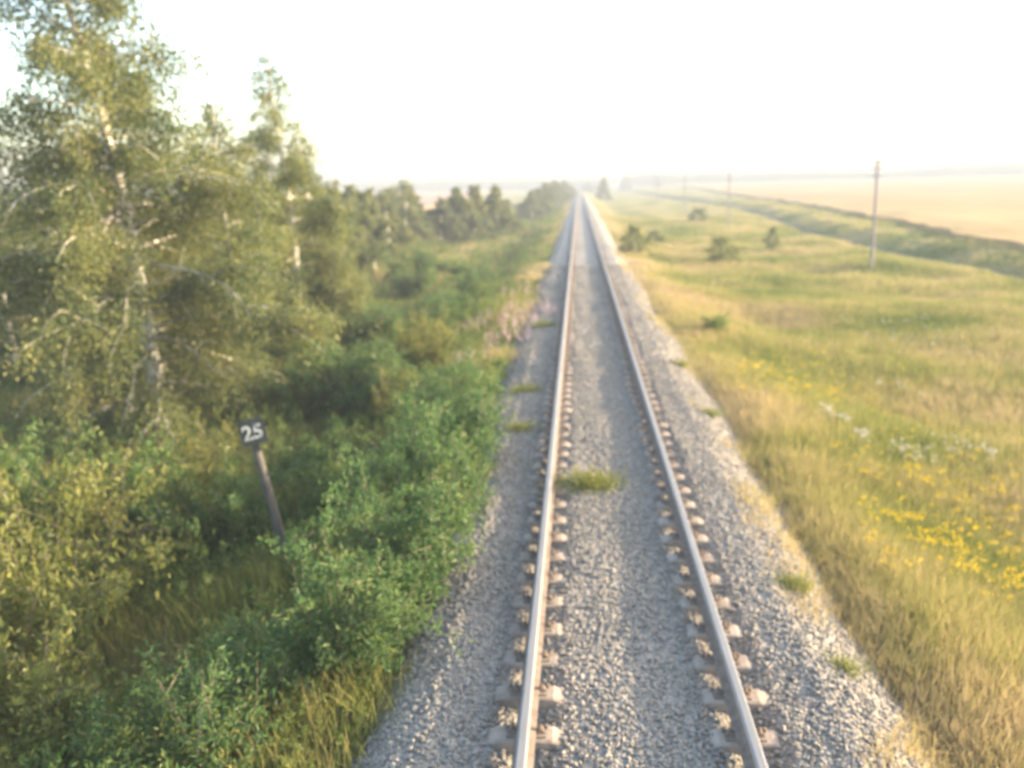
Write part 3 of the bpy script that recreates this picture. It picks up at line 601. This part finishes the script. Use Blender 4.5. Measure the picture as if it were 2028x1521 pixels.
# weeds growing in the ballast: things one can point to
def tuft(x, y, s, label, seed, mat='grass', n=90, h=0.22):
    r = np.random.default_rng(seed); V1, F1 = blades(np.zeros(n), np.zeros(n), np.full(n, h), np.full(n, 0.009), 5, r, 0.16, 0.9, zfun=lambda a, b: 0*a)
    rr = np.hypot(V1[:, 0], V1[:, 1]); V2, F2 = leaves(np.stack([r.normal(size=500)*0.19, r.normal(size=500)*0.13, np.abs(r.normal(size=500))*h*0.4+0.02], 1), 0.028, r)
    V, Fc = join([(V1, F1), (V2, F2)]); o = mesh('weed_tuft', V, Fc, M[mat]); o.location = (x, y, float(bz(np.array(x), np.array(y)))); o.scale = (s, s, s)
    return tag(o, label, 'weed', 'weeds growing out of the ballast')
p = at(1170, 965, -.2); tuft(p[0], p[1], 1.15, 'bright yellow green weed clump between the rails touching the left rail', 51, 'gold_leaf', 80, 0.2)
for k, (px, py, s, lab) in enumerate([(1040, 780, .8, 'small green weed left of the left rail beside the pink flowers'), (1570, 1160, .65, 'thin straw coloured weed on the right ballast shoulder'), (1670, 1320, .5, 'small greenish weed low on the right ballast shoulder'),
                                (1345, 720, .7, 'weed on the right ballast shoulder in the middle distance'), (1030, 860, .7, 'dusty weed at the left end of the sleepers'), (1075, 650, .9, 'yellowish weed touching the outside of the left rail'), (1405, 820, .6, 'pale dry weed near the grass edge right of the track')]):
    p = at(px, py, -.25); tuft(p[0], p[1], s*1.1, lab, 60+k, 'gold_leaf', 45, 0.2)

# ------------------------------------------------------------------ number post
base = at(583, 1175, -1.25); top = atY(505, 872, base[1]-0.05)
pz = float(gz(base[0], base[1])); post = empty('number_post', (base[0], base[1], pz), 'leaning wooden post with a black board numbered 25 among the shrubs', 'post')
tv = top-np.array([base[0], base[1], pz]); up = tv/np.linalg.norm(tv); Lp = np.linalg.norm(tv)
b = MB(); tt = np.linspace(-0.05, 1, 9)[:, None]; P = tt*tv[None]; P[:, 0] += 0.01*np.sin(tt[:, 0]*5); b.tube(P, np.linspace(0.066, 0.056, 9), 12)
b.build('post', M['wood'], post, True)
# board frame: u across, up along the post, nrm towards the train
toc = CAM-top; toc[2] = 0; nrm = toc-up*np.dot(toc, up); nrm /= np.linalg.norm(nrm); uu = np.cross(up, nrm); uu = uu/np.linalg.norm(uu)
Rb = np.stack([uu, -nrm, up], 1)
bc = tv+up*0.12+nrm*0.095
b = MB(); b.box(bc, (0.31, 0.025, 0.30), Rb)
b.box(bc+up*0.16, (0.26, 0.03, 0.022), Rb); b.build('board', M['board'], post)
b = MB(); b.box(tv+up*0.02+nrm*0.03, (0.09, 0.10, 0.30), Rb); b.build('bracket', M['board'], post)
fc = bpy.data.curves.new('number', 'FONT'); fc.body = '25'; fc.size = 0.245; fc.extrude = 0.003; fc.align_x = 'CENTER'; fc.align_y = 'CENTER'; fc.offset = 0.006
tmp = bpy.data.objects.new('tmp', fc); COL.objects.link(tmp); bpy.context.view_layer.update()
me = bpy.data.meshes.new_from_object(tmp.evaluated_get(bpy.context.evaluated_depsgraph_get())); bpy.data.objects.remove(tmp)
me.materials.clear(); me.materials.append(M['paint']); no = bpy.data.objects.new('number', me); COL.objects.link(no); no.parent = post
Rt = np.stack([uu, up, nrm], 1); ctr = bc+nrm*0.0165+up*0.0
no.matrix_local = mathutils.Matrix([list(Rt[i])+[ctr[i]] for i in range(3)]+[[0, 0, 0, 1]])

# ------------------------------------------------------------------ telegraph poles
def pole():
    o = empty('telegraph_pole', (0, 0, 0)); b = MB(); b.tube([(0, 0, -0.3), (0, 0, 2), (0.01, 0, 4), (0.0, 0, 5.7)], [0.085, 0.08, 0.072, 0.065], 10); b.build('pole', M['pole'], o, True)
    for z, wd in ((5.4, 0.62), (5.0, 0.62)):
        c = MB(); c.box((0, 0.12, z), (wd, 0.06, 0.06)); c.build('crossarm', M['pole'], o)
        for x in (-.27, .27):
            i = MB(); i.tube([(x, .12, z+.05), (x, .12, z+.1)], .012, 6); i.tube([(x, .12, z+.09), (x, .12, z+.13), (x, .12, z+.19)], [.035, .04, .022], 8); i.build('insulator', M['glass'], o)
    c = MB(); c.box((-.09, 0, 5.74), (.22, .2, .025), [[.87, 0, -.5], [0, 1, 0], [.5, 0, .87]]); c.box((.09, 0, 5.74), (.22, .2, .025), [[.87, 0, .5], [0, 1, 0], [-.5, 0, .87]]); c.build('cap', M['pole'], o)
    return o
p0 = pole(); labs = ['nearest and tallest looking telegraph pole at the right, crossing the pale field', 'second telegraph pole from the right, half as tall as the nearest', 'third telegraph pole from the right, thin and faint', 'fourth and faintest telegraph pole, left of the other three']
for k, (x, y) in enumerate([(15.5, 51), (14.6, 94), (15.6, 142), (15.6, 190)]):
    o = p0 if k == 0 else copy_tree(p0); place(o, x, y, label=labs[k], cat='telegraph pole', group='telegraph poles along the right meadow')

# ------------------------------------------------------------------ haze
hb = MB(); hb.box((0, 275, 5.7), (1300, 870, 18)); hz = hb.build('haze', None)
m = bpy.data.materials.new("haze_air"); m.use_nodes = True; t = m.node_tree; t.nodes.clear()
pv = t.nodes.new("ShaderNodeVolumePrincipled"); pv.inputs["Color"].default_value = (0.40, 0.43, 0.48, 1); pv.inputs["Density"].default_value = 0.0021; pv.inputs["Anisotropy"].default_value = 0.0
mo = t.nodes.new("ShaderNodeOutputMaterial"); t.links.new(pv.outputs[0], mo.inputs["Volume"])
hz.data.materials.clear(); hz.data.materials.append(m); tag(hz, 'warm evening haze over the fields and the line', 'haze', kind='stuff')
